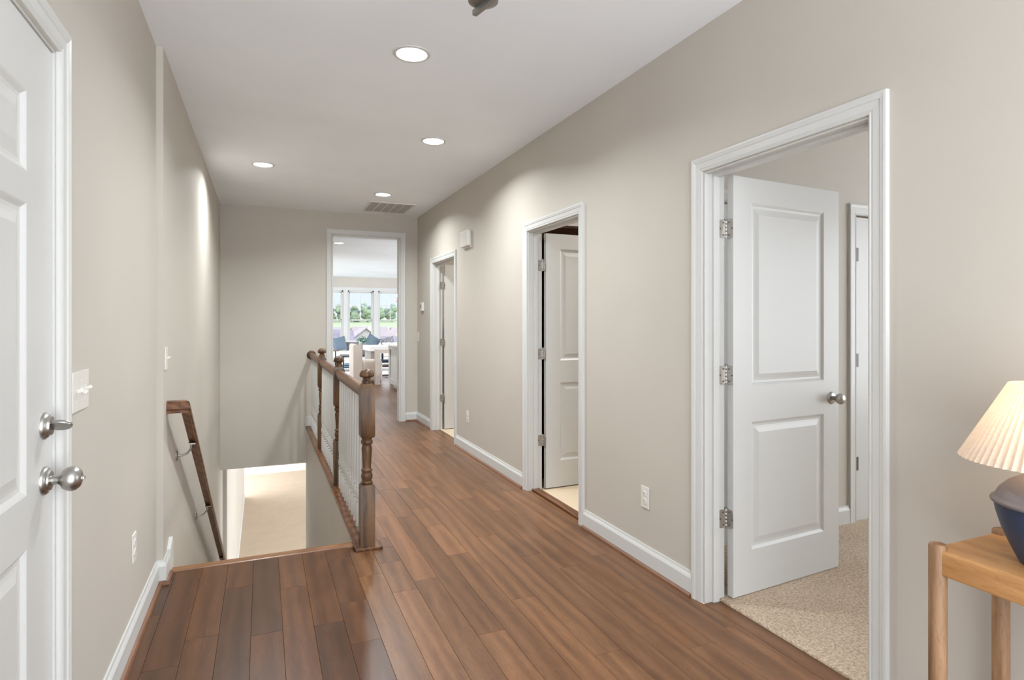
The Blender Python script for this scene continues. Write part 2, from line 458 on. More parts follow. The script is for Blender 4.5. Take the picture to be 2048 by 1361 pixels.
# sloping skirt end on the stair wall
m = MB(); m.prism([(LIP - .045, .004), (LIP - .045, BH + .01), (LIP + .035, BH + .05), (LIP + .06, BH + .02), (LIP + .06, -.03), (LIP + .031, -.03), (LIP + .031, .004)], lambda p, e: (XL + (.018 if e else 0.0), p[0], p[1]))
struct('trim_skirt', m, M['white'], 'white skirt board end at the head of the stairs', 'skirt board')
m = MB(); m.box((STX + WT + .012, YF - .016, 0), (OP[0] - .075, YF, BH)); m.box((STX - .01, YF - .018, .022), (STX + WT, YF, BH + .022))
struct('baseboard_guard', m, M['white'], 'short white baseboard block at the far end of the railing', 'baseboard')
m = MB(); m.sweep([(d, o * .2) for o, d in BP], [(4, 18.42, ZB), (-.36, 18.42, ZB)], (0, 0, 1), -1)
o = struct('baseboard_lower', m, M['white'], 'white baseboard on the far wall of the lower level', 'baseboard')
m = MB(); m.sweep([(d, o * .11) for o, d in BP], [(-.42, YF + .5, ZB), (-.42, 16.1, ZB)], (0, 0, 1), 1)
o = struct('baseboard_lower_left', m, M['white'], 'white baseboard along the lower level side wall', 'baseboard')
m = MB(); m.box((-.44, 18.38, ZB), (-.36, 18.42, -.9))
struct('trim_lower', m, M['white'], 'white door casing edge at the end of the lower level', 'casing')

# ------------------------------------------------------------------ casings, jambs
CP = [(0, 0), (0, .009), (.005, .012), (.010, .009), (.016, .012), (.040, .013), (.044, .016), (.052, .0175), (.058, .019), (.066, .018), (.067, 0)]
def casing(name, axis, plane, sgn, u0, u1, h, label, z0=0):
    """axis 'x': wall plane x=plane with u=y; sgn = direction of the room"""
    if axis == 'x': P = lambda u, z: (plane, u, z); nrm = (sgn, 0, 0)
    else: P = lambda u, z: (u, plane, z); nrm = (0, sgn, 0)
    r = .005
    path = [P(u0 - r, z0), P(u0 - r, h + r), P(u1 + r, h + r), P(u1 + r, z0)]
    # outward side sign
    t = (Vector(path[1]) - Vector(path[0])).normalized().cross(Vector(nrm)); want = Vector(P(u0 - 1, 0)) - Vector(P(u0, 0))
    side = 1 if t.dot(want) > 0 else -1
    return struct(name, MB().sweep(CP, path, nrm, side), M['white'], label, 'door casing')
casing('trim_1', 'x', XR, -1, D1[0], D1[1], DT, 'white moulded casing around the open bedroom doorway')
casing('trim_2', 'x', XR, -1, D2[0], D2[1], DT, 'white moulded casing around the bath doorway with wooden threshold')
casing('trim_3', 'x', XR, -1, D3[0], D3[1], DT, 'white moulded casing around the doorway beside the thermostat')
casing('trim_4', 'x', XN, 1, D4[0], D4[1], DT, 'white moulded casing around the six-panel door')
casing('trim_5', 'y', YF, -1, OP[0], OP[1], OP[2], 'tall white casing around the opening to the living room')
m = MB(); J = .012
m.box((OP[0] - .001, YF - .002, 0), (OP[0] + J, YF + WT + .002, OP[2])); m.box((OP[1] - J, YF - .002, 0), (OP[1] + .001, YF + WT + .002, OP[2])); m.box((OP[0], YF - .002, OP[2] - J), (OP[1], YF + WT + .002, OP[2] + .001))
struct('trim_6', m, M['white'], 'white lining of the opening to the living room', 'jamb')

# ------------------------------------------------------------------ doors
def leaf_mesh(w, h, t, panels):
    """stiles and rails of a moulded door; local x 0..w, y -t..0, z 0..h, plus list of raised panels"""
    holes = [(p[0], p[1], p[2], p[3]) for p in panels]
    return slab_holes(MB(), 'y', -t, 0, (0, w), (0, h), holes)
def panel_mesh(p, t):
    x0, x1, z0, z1 = p; mb = MB()
    prof = [(0, .0), (.004, .002), (.014, .009), (.024, .010), (.034, .0085), (.052, .004), (.056, .003)]
    for face, s in ((-t, 1), (0, -1)):
        vs = []; fs = []
        for i, (ins, dp) in enumerate(prof):
            y = face + s * dp
            vs += [(x0 + ins, y, z0 + ins), (x1 - ins, y, z0 + ins), (x1 - ins, y, z1 - ins), (x0 + ins, y, z1 - ins)]
        for i in range(len(prof) - 1):
            for k in range(4): fs.append((i*4+k, i*4+(k+1) % 4, i*4+4+(k+1) % 4, i*4+4+k))
        b = (len(prof) - 1) * 4; fs.append((b, b+1, b+2, b+3)); mb._add(vs, fs)
    return mb
def add_leaf(root, w, h, t, panels, loc, rz):
    lf = leaf_mesh(w, h, t, panels).build('leaf', M['white'], None); lf.parent = root; lf.location = loc; lf.rotation_euler = (0, 0, rz)
    for p in panels:
        o = panel_mesh(p, t).build('panel', M['white'], None); o.parent = lf
    return lf
def two_panel(w):
    s = .125
    return [(s, w - s, .21, .835), (s, w - s, 1.01, 1.905)]
def knob_parts(root, lf, x, y, z, out, nm='knob', ball=True):
    """knob on the face of a leaf pointing along local y (out = +-1)"""
    R = Matrix.Translation((x, y, z)) @ Matrix.Rotation(PI / 2 * (-1 if out > 0 else 1), 4, 'X')
    k = MB().lathe([(.0325, 0), (.0325, .003), (.029, .008), (.022, .010), (.016, .012)], 28, R).build('rosette', M['nickel'], None, smooth=40)
    k.parent = lf
    b = MB().lathe([(.012, .010), (.011, .024), (.014, .030), (.0235, .036), (.0285, .046), (.029, .054), (.026, .062), (.019, .068), (.010, .071)], 28, R).build('knob', M['nickel'], None, smooth=50)
    b.parent = lf; return b
def rounded_plate(x0, x1, z0, z1, r, fn, th):
    pts = []
    for cx, cz, a0 in ((x1 - r, z1 - r, 0), (x0 + r, z1 - r, 90), (x0 + r, z0 + r, 180), (x1 - r, z0 + r, 270)):
        for k in range(4): a = math.radians(a0 + k * 30); pts.append((cx + r * math.cos(a), cz + r * math.sin(a)))
    return MB().prism(pts, lambda p, e: fn(p, th if e else 0))
def hinge(root, pin, z, ang, jy, pinned=True):
    """open-door hinge; pin (x, y) world, jamb face at y=jy facing -y, leaf edge plate turned by ang"""
    h2 = .0445
    px, py = pin
    j = rounded_plate(px - .042, px - .003, z - h2, z + h2, .012, lambda p, e: (p[0], jy - .0005 - e, p[1]), .0022).build('hinge', M['hinge'], root)
    mt = Matrix.Translation((px, py, 0)) @ Matrix.Rotation(ang, 4, 'Z')
    d = rounded_plate(-.042, -.002, z - h2, z + h2, .012, lambda p, e: tuple(mt @ Vector((.0035 - e, p[0], p[1]))), .0022).build('leaf_plate', M['hinge'], j)
    kn = MB()
    for i in range(5):
        a = z - h2 + i * .0178
        kn.lathe([(.0055, a), (.0062, a + .001), (.0062, a + .0165), (.0055, a + .0174)], 12, Matrix.Translation((px, py, 0)))
    kn.lathe([(.004, z + h2), (.0075, z + h2 + .001), (.0075, z + h2 + .005), (.004, z + h2 + .008)], 12, Matrix.Translation((px, py, 0)))
    kn.build('knuckle', M['nickel'], j, smooth=40)
    for sx, sz in ((-.014, .03), (-.032, 0), (-.014, -.03)):
        sm = MB().lathe([(.0042, 0), (.0036, .0008), (.001, .0004)], 10, Matrix.Translation((px + sx - .004, jy - .0026, z + sz)) @ Matrix.Rotation(PI / 2, 4, 'X'))
        sm.build('screw', M['dark'], j)
        sm = MB().lathe([(.0042, 0), (.0036, .0008), (.001, .0004)], 10, mt @ Matrix.Translation((.0013, sx - .004, z + sz)) @ Matrix.Rotation(-PI / 2, 4, 'Y'))
        sm.build('screw', M['dark'], j)
def jamb_x(root, x0, x1, d, h, stopx=None):
    m = MB(); J = .018
    m.box((x0, d[0] - J, 0), (x1, d[0], h)); m.box((x0, d[1], 0), (x1, d[1] + J, h)); m.box((x0, d[0] - J, h), (x1, d[1] + J, h + J))
    o = m.build('jamb', M['white'], root)
    if stopx is not None:
        a, b = stopx; s = MB(); s.box((a, d[0], 0), (b, d[0] + .011, h - .011)); s.box((a, d[1] - .011, 0), (b, d[1], h - .011)); s.box((a, d[0], h - .011), (b, d[1], h))
        s.build('door_stop', M['white'], root)
    return o
def open_door(name, d, ang, label, width, knob=True, slim=False):
    pin = (XR + WT + .008, d[1] + .001)
    root = thing(name, (pin[0], pin[1], 0), label, 'door', kind='structure')
    jamb_x(root, XR + .001, XR + WT - .001, (d[0] + .004, d[1] - .004), DT - .004, (XR + .045, XR + WT - .04))
    lf = add_leaf(root, width, 2.025, .035, two_panel(width), (.006 * math.cos(ang), .006 * math.sin(ang), .014), ang)
    lf.location = (.012, -.004, .014)
    for z in (.39, 1.08, 1.785): hinge(root, (pin[0], pin[1] - .006), z, ang, d[1] - .004)
    if knob:
        knob_parts(root, lf, width - .062, -.035, .915, -1)
        knob_parts(root, lf, width - .062, 0, .915, 1)
    return root
open_door('door_1', D1, math.radians(4.6), 'white two-panel bedroom door standing open with satin nickel knob', .80)
open_door('door_2', D2, math.radians(1.5), 'white two-panel bath door standing open before dark wooden cabinet', .80)
open_door('door_3', D3, math.radians(3), 'white door standing open beside the thermostat', .87)
# six-panel entry door (closed)
root = thing('door_4', (XN, D4[0], 0), 'white six-panel door with nickel knob and deadbolt', 'door', kind='structure')
jamb_x(root, XN - WT + .001, XN - .001, (D4[0] + .004, D4[1] - .004), DT - .004)
w4 = D4[1] - D4[0] - .012
cols = [(.18, .405), (w4 - .405, w4 - .18)]
pan6 = [(a, b, z0, z1) for a, b in cols for z0, z1 in ((.21, .80), (.925, 1.608), (1.682, 1.87))]
lf = leaf_mesh(w4, 2.03, .04, pan6).build('leaf', M['white'], None); lf.parent = root
lf.location = (-.006, .006, .008); lf.rotation_euler = (0, 0, PI / 2)        # local x -> +Y, local -y face -> +X
for p in pan6: o = panel_mesh(p, .04).build('panel', M['white'], None); o.parent = lf
lf.location = (-.046, .006, .008)
kx = w4 - .062
# local y=-t face now looks to +X
R0 = Matrix.Translation((kx, -.04, .93)) @ Matrix.Rotation(PI / 2, 4, 'X')
k = MB().lathe([(.036, 0), (.036, .003), (.032, .009), (.026, .011), (.024, .015), (.016, .018)], 32, R0).build('rosette', M['nickel'], None, smooth=40); k.parent = lf
k = MB().lathe([(.0125, .016), (.0115, .028), (.015, .035), (.024, .040), (.030, .050), (.0315, .058), (.029, .068), (.022, .076), (.012, .080)], 32, R0).build('knob', M['nickel'], None, smooth=50); k.parent = lf
b = MB().box((-.007, -.004, .078), (.007, .004, .086), R0, ch=.002).build('turn_button', M['nickel'], None); b.parent = k
R1 = Matrix.Translation((kx, -.04, 1.068)) @ Matrix.Rotation(PI / 2, 4, 'X')
k = MB().lathe([(.034, 0), (.034, .004), (.029, .010), (.025, .012), (.023, .017), (.012, .019)], 32, R1).build('deadbolt', M['nickel'], None, smooth=40); k.parent = lf
tb = MB(); tb.lathe([(.003, -.005), (.0195, -.004), (.021, 0), (.0195, .004), (.003, .005)], 24, R1 @ Matrix.Translation((0, 0, .034)) @ Matrix.Rotation(math.radians(-38), 4, 'Z') @ Matrix.Rotation(math.radians(90), 4, 'X') @ Matrix.Scale(1.25, 4, (0, 1, 0)))
tb = tb.build('thumb_turn', M['nickel'], None, smooth=50); tb.parent = k
# bath threshold
m = MB(); m.box((XR + .03, D2[0] + .005, 0), (XR + .095, D2[1] - .005, .016), ch=.005)
struct('trim_threshold', m, M['oakY'], 'brown wooden threshold strip in the bath doorway', 'threshold')

# ------------------------------------------------------------------ side rooms
m = MB(); m.box((2.02, Y0, -.06), (6.0, 2.839, .010), ch=.008)
struct('floor_bedroom', m, M['carpet'], 'beige looped carpet of the bedroom behind the open door', 'carpet')
CL = (3.632, 4.43); CL2 = (2.45, 3.2)
m = slab_holes(MB(), 'y', 2.72, 2.84, (XR + WT, 6), (0, H), [(CL[0], CL[1], 0, DT), (CL2[0], CL2[1], 0, DT)])
struct('wall_bedroom', m, M['wall'], 'beige bedroom wall holding the white closet doors', 'wall')
m = MB(); m.box((XR + WT, Y0 - .12, 0), (6.12, Y0, H)); struct('wall_bedroom_front', m, M['wall'], 'unseen beige bedroom front wall added to limit the daylight', 'wall')  # unseen wall, added to cut daylight entering the bedroom
m = slab_holes(MB(), 'x', 6.0, 6.12, (Y0, 2.84), (0, H), [(-.9, 2.1, .5, 2.35)])
struct('wall_bedroom_side', m, M['wall'], 'unseen beige bedroom wall added with a wide window opening sized for the daylight', 'wall')  # unseen wall added here, its opening sized to set bedroom daylight
m = MB(); m.box((XR + WT, Y0, H), (6.1, 2.84, H + .12))
struct('ceiling_bedroom', m, M['ceil'], 'white bedroom ceiling', 'ceiling')
casing('trim_7', 'y', 2.72, -1, CL[0], CL[1], DT, 'white casing around the hinged closet door in the bedroom')
casing('trim_8', 'y', 2.72, -1, CL2[0], CL2[1], DT, 'white casing mostly hidden behind the open bedroom door')
def closet(name, c, label):
    root = thing(name, (c[0], 2.74, 0), label, 'door', kind='structure'); w = c[1] - c[0] - .008
    lf = add_leaf(root, w, 2.025, .035, two_panel(w), (.004, .022, .0095), 0)
    for z in (.39, 1.08, 1.785):
        kn = MB().lathe([(.006, -.0445), (.0065, -.044), (.0065, .044), (.006, .0445)], 10, Matrix.Translation((c[0] + .003, 2.721, z))).box((c[0] - .001, 2.7215, z - .0445), (c[0] + .03, 2.7268, z + .0445)).build('hinge', M['closet_hinge'], root, smooth=40)
    return root
closet('door_5', CL, 'white two-panel closet door with nickel hinges on the bedroom wall')
closet('door_6', CL2, 'white closet door mostly hidden behind the open bedroom door')
baseboard('baseboard_bedroom', [(CL2[1] + .072, 2.72, .008), (CL[0] - .072, 2.72, .008)], 1, .12, 'white baseboard on the bedroom wall beside the closet door', False)
baseboard('baseboard_bedroom_left', [(XR + WT, 2.72, .008), (CL2[0] - .072, 2.72, .008)], 1, .12, 'white baseboard in the bedroom corner behind the open door', False)
# bath and laundry shells
m = MB(); m.box((2.02, 2.84, -.06), (4.6, YF, .006))
struct('floor_tile', m, M['tile'], 'beige tile floor of the bath beyond the wooden threshold', 'floor')
m = MB(); m.box((XR + WT, 5.0, 0), (4.6, 5.12, H)); struct('wall_bath', m, M['wall'], 'beige bath wall behind the dark cabinet', 'wall')
m = MB(); m.box((4.6, 2.84, 0), (4.72, YF + WT, H)); struct('wall_bath_side', m, M['wall'], 'beige outer wall of the bath and utility rooms', 'wall')
m = MB(); m.box((XR + WT, YF, 0), (4.6, YF + WT, H)); struct('wall_utility', m, M['wall'], 'beige end wall of the utility room', 'wall')
m = MB(); m.box((XR + WT, 2.84, H), (4.72, YF + WT, H + .12))
struct('ceiling_bath', m, M['ceil'], 'white ceiling of the bath and utility rooms', 'ceiling')
root = thing('linen_cabinet', (2.5, 4.72, .006), 'tall dark brown wooden cabinet behind the bath door', 'cabinet')
m = MB(); m.box((2.16, 4.46, .09), (2.95, 4.99, 2.08)); m.box((2.18, 4.5, .006), (2.93, 4.99, .09)); m.build('body', M['espresso'], root)
for x in (2.17, 2.55): m = MB(); m.box((x, 4.44, .12), (x + .37, 4.46, 2.04), ch=.004); m.build('cabinet_door', M['espresso'], root)
MB().sweep([(0, 0), (.012, 0), (.03, .03), (.045, .05), (.05, .07), (0, .07)], [(2.16, 4.99, 2.08), (2.16, 4.46, 2.08), (2.95, 4.46, 2.08), (2.95, 4.99, 2.08)], (0, 0, 1), 1).build('crown', M['espresso'], root)
# unseen lamps added to light the closed side rooms
def added_ceiling_lamp(x, y, z, label, w):
    root = thing('added_ceiling_lamp', (x, y, z), label, 'lamp')
    MB().lathe([(.15, z - .02), (.15, z)], 28, Matrix.Translation((x, y, 0))).build('lamp_base', M['nickel'], root, smooth=30)
    MB().lathe([(.02, z - .085), (.08, z - .075), (.12, z - .05), (.135, z - .02)], 28, Matrix.Translation((x, y, 0))).build('lamp_shade', M['lens'], root, smooth=50)
    ld = bpy.data.lights.new('lamp_light', 'AREA'); ld.shape = 'DISK'; ld.size = .25; ld.energy = w; ld.color = (1, .96, .92)
    lo = bpy.data.objects.new('lamp_light', ld); C.objects.link(lo); lo.parent = root; lo.location = (0, 0, -.1)
added_ceiling_lamp(3.3, 3.9, H, 'unseen flush ceiling lamp added to light the bath behind the dark cabinet door', 18)  # unseen bath lamp, added for the light in that room
added_ceiling_lamp(3.3, 6.5, H, 'unseen flush ceiling lamp added to light the utility room', 20)  # unseen utility lamp, added so that room is lit

# ------------------------------------------------------------------ living room shell
WX = [(1.555, 2.305), (2.50, 3.25), (3.445, 4.195)]
WZ = (.55, 2.315)
YW = 19.1
struct('wall_living', slab_holes(MB(), 'y', YW, YW + .15, (-.5, 8), (-.016, H), [(a - .03, b + .03, WZ[0], WZ[1]) for a, b in WX]), M['wall'], 'far living room wall with three tall windows', 'wall')
m = slab_holes(MB(), 'x', -.62, -.5, (YF + WT, YW + .15), (-.016, H), [(13, 18.2, .5, 2.3)]); struct('wall_living_side', m, M['wall'], 'beige side wall of the living room', 'wall')
m = MB(); m.box((XR + WT, YF + WT, -.016), (8, YF + 2 * WT, H)); struct('wall_sky_block', m, M['wall'], 'unseen beige wall added to keep sky reflection off the living room windows', 'wall')  # unseen wall, added to block sky reflected in the window panes
m = MB(); m.box((-.62, YF + WT, H), (8, YW + .15, H + .12)); struct('ceiling_living', m, M['ceil'], 'bright white living room ceiling', 'ceiling')
m = MB(); a, b = WX[0][0] - .03, WX[-1][1] + .03
m.box((a - .10, YW - .02, WZ[1]), (b + .10, YW, WZ[1] + .10)); m.box((a - .10, YW - .02, WZ[0] - .02), (a, YW, WZ[1])); m.box((b, YW - .02, WZ[0] - .02), (b + .10, YW, WZ[1]))
for i in range(2): m.box((WX[i][1] + .03, YW - .02, WZ[0]), (WX[i+1][0] - .03, YW, WZ[1]))
m.box((a - .12, YW - .05, WZ[0] - .05), (b + .12, YW, WZ[0] - .02))
struct('trim_9', m, M['white'], 'white window casing and wide mullions in the living room', 'casing')
for i, (a, b) in enumerate(WX):
    a -= .03; b += .03
    root = thing('window_%d' % (i + 1), (a, YW + .06, WZ[0]), ['white double-hung living room window above the slate cushion', 'white double-hung living room window behind the potted plant', 'white double-hung living room window beside the hanging candle light'][i], 'window', kind='structure')
    zm = 1.375; f = .045
    m = MB()
    for (x0, x1, z0, z1) in ((a, a + f, WZ[0], WZ[1]), (b - f, b, WZ[0], WZ[1]), (a, b, WZ[0], WZ[0] + f), (a, b, WZ[1] - f, WZ[1])): m.box((x0, YW + .02, z0), (x1, YW + .12, z1))
    m.build('window_frame', M['white'], root)
    for nm, z0, z1, yy in (('upper_sash', zm - .02, WZ[1] - f, YW + .08), ('lower_sash', WZ[0] + f, zm + .03, YW + .04)):
        m = MB(); g = .03
        for (x0, x1, q0, q1) in ((a + f, a + f + g, z0, z1), (b - f - g, b - f, z0, z1), (a + f, b - f, z0, z0 + g + .01), (a + f, b - f, z1 - g, z1)): m.box((x0, yy, q0), (x1, yy + .03, q1))
        s = m.build(nm, M['white'], root)
        MB().box((a + f + g, yy + .012, z0 + g), (b - f - g, yy + .018, z1 - g)).build('pane', M['pane'], s)
        if nm == 'upper_sash':
            xc = (a + b) / 2; zc = (z0 + z1) / 2 + .02
            MB().box((xc - .009, yy + .004, z0 + g), (xc + .009, yy + .026, z1 - g)).build('muntin', M['white'], s)
            MB().box((a + f + g, yy + .005, zc - .009), (b - f - g, yy + .025, zc + .009)).build('muntin', M['white'], s)

# ------------------------------------------------------------------ ceiling fittings
def recessed(x, y, label, w=None, group=None):
    root = thing('recessed_light', (x, y, H), label, 'ceiling light', group)
    T = Matrix.Translation((x, y, 0))
    MB().lathe([(.078, H - .004), (.082, H - .007), (.096, H - .005), (.099, H)], 36, T, caps=False).build('trim_ring', M['white'], root, smooth=40)
    MB().lathe([(.078, H - .0045), (.04, H - .006), (.002, H - .0065)], 36, T, caps=False).build('lens', M['lens'], root, smooth=60)
    ld = bpy.data.lights.new('lamp_light', 'AREA'); ld.shape = 'DISK'; ld.size = .14; ld.energy = w or LAMP_W; ld.color = (.93, .975, 1); ld.spread = math.radians(150)
    lo = bpy.data.objects.new('lamp_light', ld); C.objects.link(lo); lo.parent = root; lo.location = (0, 0, -.012)
    return root
recessed(.72, 3.05, 'round recessed ceiling light, largest, over the landing near the hanging fixture')
recessed(1.223, 4.457, 'round recessed ceiling light over the hallway before the bath door')
recessed(.003, 5.717, 'round recessed ceiling light over the stairwell')
recessed(1.224, 6.55, 'round recessed ceiling light beside the ceiling air vent')
recessed(1.256, 10.9, 'round recessed ceiling light in the living room ceiling', 20)
recessed(3.5, 10.9, 'unseen round recessed ceiling light added above the kitchen island to brighten the living room', 20)  # added out of view to brighten the living room
recessed(.9, 15.2, 'unseen round recessed ceiling light added above the cream ottoman to brighten the living room', 20)  # another unseen light added for living room brightness
# return-air vent
root = thing('ceiling_vent', (1.425, 7.28, H), 'white ceiling air vent with five grey louvred bays', 'air vent')
x0, x1, y0, y1 = 1.15, 1.70, 6.97, 7.59
m = MB(); f = .028
for a, b in (((x0, y0), (x0 + f, y1)), ((x1 - f, y0), (x1, y1)), ((x0 + f, y0), (x1 - f, y0 + f)), ((x0 + f, y1 - f), (x1 - f, y1))): m.box((a[0], a[1], H - .008), (b[0], b[1], H), ch=0)
m.build('frame', M['grille'], root)
MB().box((x0 + f, y0 + f, H - .002), (x1 - f, y1 - f, H)).build('backing', M['louvre'], root)
bw = (x1 - x0 - 2 * f) / 5
for i in range(1, 5): xx = x0 + f + i * bw; MB().box((xx - .006, y0 + f, H - .008), (xx + .006, y1 - f, H - .002)).build('bar', M['grille'], root)
m = MB()
for i in range(5):
    for k in range(26):
        yy = y0 + f + (k + .5) * (y1 - y0 - 2 * f) / 26
        m.box((x0 + f + i * bw + .007, yy - .002, H - .007), (x0 + f + (i + 1) * bw - .007, yy + .005, H - .0045))
sl = m.build('slat', M['louvre'], root); sl['kind'] = 'stuff'
# hanging fixture, only its bottom shows
root = thing('pendant_light', (.737, 2.01, H), 'brushed nickel hanging ceiling fixture with cross bar below its cup', 'ceiling fixture')
T = Matrix.Translation((.737, 2.01, 0))
MB().lathe([(.065, H - .02), (.068, H - .004), (.068, H)], 28, T).build('canopy', M['pendant'], root, smooth=40)
MB().lathe([(.008, 2.55), (.008, H - .02)], 12, T).build('stem', M['pendant'], root, smooth=40)
MB().lathe([(.030, 2.495), (.0545, 2.5), (.0545, 2.53), (.045, 2.55), (.02, 2.56)], 36, T).build('cup', M['pendant'], root, smooth=35)
br = Matrix.Translation((.742, 2.0, 2.485)) @ Matrix.Rotation(math.radians(-77), 4, 'Z')
MB().box((-.075, -.009, -.010), (.075, .009, .010), br, ch=.001).build('cross_bar', M['pendant'], root)

# ------------------------------------------------------------------ stair railing
GX = .568
NY = [3.545, 4.935, 6.415]
root = thing('stair_railing', (GX, NY[0], 0), 'oak stair railing with turned newel posts and white balusters', 'railing')
m = MB(); m.box((STX - .012, NY[0] + .05, 0), (STX + WT + .01, YF, .02), ch=.004); m.box((STX - .014, NY[0] - .055, 0), (GX + .085, NY[0] + .055, .018), ch=.004)
m.build('shoe_plate', M['oakY'], root)
def newel(y):
    s = .0415; T = Matrix.Translation((GX, y, 0)); S4 = Matrix.Rotation(PI / 4, 4, 'Z'); q = math.sqrt(2)
    p = MB().lathe([(s*q, .016), (s*q, .365), ((s-.006)*q, .378)], 4, T @ S4).build('newel_post', M['oak'], root, smooth=30)
    m = MB()
    m.lathe([((s-.006)*q, .655), (s*q, .668), (s*q, .945), ((s-.004)*q, .953), ((s-.012)*q, .972)], 4, T @ S4)
    m.build('upper_block', M['oak'], p, smooth=30)
    MB().lathe([(.030, .376), (.034, .384), (.034, .392), (.026, .398), (.031, .412), (.034, .425), (.031, .440), (.025, .450), (.033, .456), (.033, .464), (.026, .470), (.024, .480), (.027, .53), (.031, .59), (.027, .605), (.024, .610), (.033, .618), (.035, .628), (.033, .638), (.028, .643), (.033, .656)], 28, T).build('turned_shaft', M['oak'], p, smooth=45)
    MB().lathe([(.028, .970), (.029, .985), (.026, .992), (.021, .996), (.021, 1.004), (.028, 1.008), (.0405, 1.013), (.043, 1.020), (.041, 1.034), (.033, 1.048), (.019, 1.057), (.004, 1.060)], 28, T).build('finial', M['oak'], p, smooth=50)
for y in NY: newel(y)
RP = [(-.022, 0), (.022, 0), (.024, .014), (.029, .022), (.031, .036), (.028, .052), (.018, .063), (0, .067), (-.018, .063), (-.028, .052), (-.031, .036), (-.029, .022), (-.024, .014)]
for ya, yb in ((NY[0] + .038, NY[1] - .038), (NY[1] + .038, NY[2] - .038), (NY[2] + .038, YF - .02)):
    MB().prism(RP, lambda p, e: (GX + p[0], (yb if e else ya), .882 + p[1])).build('handrail', M['oakY'], root, smooth=40)
MB().lathe([(.056, 0), (.056, .008), (.048, .016), (.03, .02)], 32, Matrix.Translation((GX, YF, .915)) @ Matrix.Rotation(PI / 2, 4, 'X')).build('wall_rosette', M['oak'], root, smooth=40)
bmb = MB()
bmb.lathe([(.0145*1.414, .018), (.0145*1.414, .165), (.012*1.414, .172)], 4, Matrix.Rotation(PI / 4, 4, 'Z'))
bmb.lathe([(.012, .170), (.0165, .178), (.0165, .184), (.011, .190), (.0155, .205), (.017, .225), (.0155, .245), (.011, .262), (.015, .267), (.015, .274), (.0115, .280), (.0155, .32), (.0165, .36), (.0125, .60), (.0095, .884)], 12)
bme = bmb.mesh('baluster', (0, 0, 0), 40); bme.materials.append(M['white'])
spans = [(NY[0], NY[1], 11), (NY[1], NY[2], 12), (NY[2], YF - .02, 12)]
for a, b, n in spans:
    for i in range(n):
        y = a + (b - a) * (i + 1) / (n + 1)
        o = bpy.data.objects.new('baluster', bme); C.objects.link(o); o.parent = root; o.location = (GX - GX, y - NY[0], .001)

# wall handrail
root = thing('wall_handrail', (XL, 3.6, 0), 'dark oak handrail sloping down the stairwell wall', 'handrail')
A = Vector((XL + .085, 3.6, .885)); SL = -.625; Bp = Vector((XL + .085, 7.75, .885 + SL * (7.75 - 3.6)))
RW = [(-.021, -.035), (.021, -.035), (.021, -.020), (.027, -.012), (.027, .012), (.021, .026), (.008, .032), (-.008, .032), (-.021, .026), (-.027, .012), (-.027, -.012), (-.021, -.020)]
sl_l = math.sqrt(1 + SL * SL)
mb = MB(); n = len(RW)
rings = []
rings.append([(XL + .001, A.y - p[0], A.z + p[1]) for p in RW])
rings.append([(A.x - p[0] * -1, A.y - p[0] * 1.0, A.z + p[1]) for p in RW])
rings.append([(Bp.x + p[0], Bp.y, Bp.z + p[1] * sl_l) for p in RW])
rings[1] = [(A.x + p[0], A.y - p[0], A.z + p[1] + 0) for p in RW]
vs = [q for r in rings for q in r]
fs = [(k*n+i, k*n+(i+1) % n, (k+1)*n+(i+1) % n, (k+1)*n+i) for k in range(2) for i in range(n)] + [tuple(range(n - 1, -1, -1)), tuple(2*n + i for i in range(n))]
mb._add(vs, fs); mb.build('rail', M['oakY'], root, smooth=35)
for yb in (3.95, 5.05, 6.6):
    zc = A.z + SL * (yb - A.y)
    b = MB().lathe([(.004, .001), (.022, .001), (.022, .005), (.014, .010), (.004, .011)], 20, Matrix.Translation((XL, yb, zc - .115)) @ Matrix.Rotation(PI / 2, 4, 'Y') @ Matrix.Scale(1.5, 4, (1, 0, 0))).build('bracket', M['nickel'], root, smooth=40)
    MB().tube([(XL + .008, yb, zc - .115), (XL + .035, yb, zc - .116), (XL + .06, yb, zc - .105), (XL + .077, yb, zc - .08), (XL + .083, yb, zc - .045)], .0065, 10).build('bracket_arm', M['nickel'], b, smooth=60)
    MB().box((XL + .067, yb - .03, zc - .050), (XL + .103, yb + .03, zc - .043)).build('bracket_saddle', M['nickel'], b)

# ------------------------------------------------------------------ wall plates
def plate_root(name, side, plane, yc, zc, w, h, label, cat):
    root = thing(name, (plane, yc, zc), label, cat)
    s = side
    MB().box((plane, yc - w/2, zc - h/2), (plane + s * .006, yc + w/2, zc + h/2), ch=.0025).build('cover_plate', M['switch'], root)
    return root
def outlet(side, plane, yc, zc, label):
    root = plate_root('wall_outlet', side, plane, yc, zc, .072, .117, label, 'outlet')
    for dz in (-.02, .02):
        r = MB().lathe([(.0165, 0), (.0165, .002), (.0155, .003)], 20, Matrix.Translation((plane + side * .006, yc, zc + dz)) @ Matrix.Rotation(PI / 2 * side, 4, 'Y')).build('receptacle', M['switch'], root, smooth=30)
        for dy in (-.006, .006): MB().box((plane + side * .0088, yc + dy - .001, zc + dz - .001), (plane + side * .0094, yc + dy + .001, zc + dz + .008)).build('slot', M['dark'], r)
        MB().box((plane + side * .0088, yc - .002, zc + dz - .010), (plane + side * .0094, yc + .002, zc + dz - .006)).build('slot', M['dark'], r)
    MB().lathe([(.003, 0), (.003, .001)], 10, Matrix.Translation((plane + side * .006, yc, zc)) @ Matrix.Rotation(PI / 2 * side, 4, 'Y')).build('screw', M['switch'], root)
outlet(-1, XR, 2.688, .376, 'white duplex outlet between the bedroom door and the bath door')
outlet(-1, XR, 5.72, .365, 'white duplex outlet below the wall chime box')
outlet(1, XN, 2.90, .39, 'white duplex outlet low on the wall beside the six-panel door')
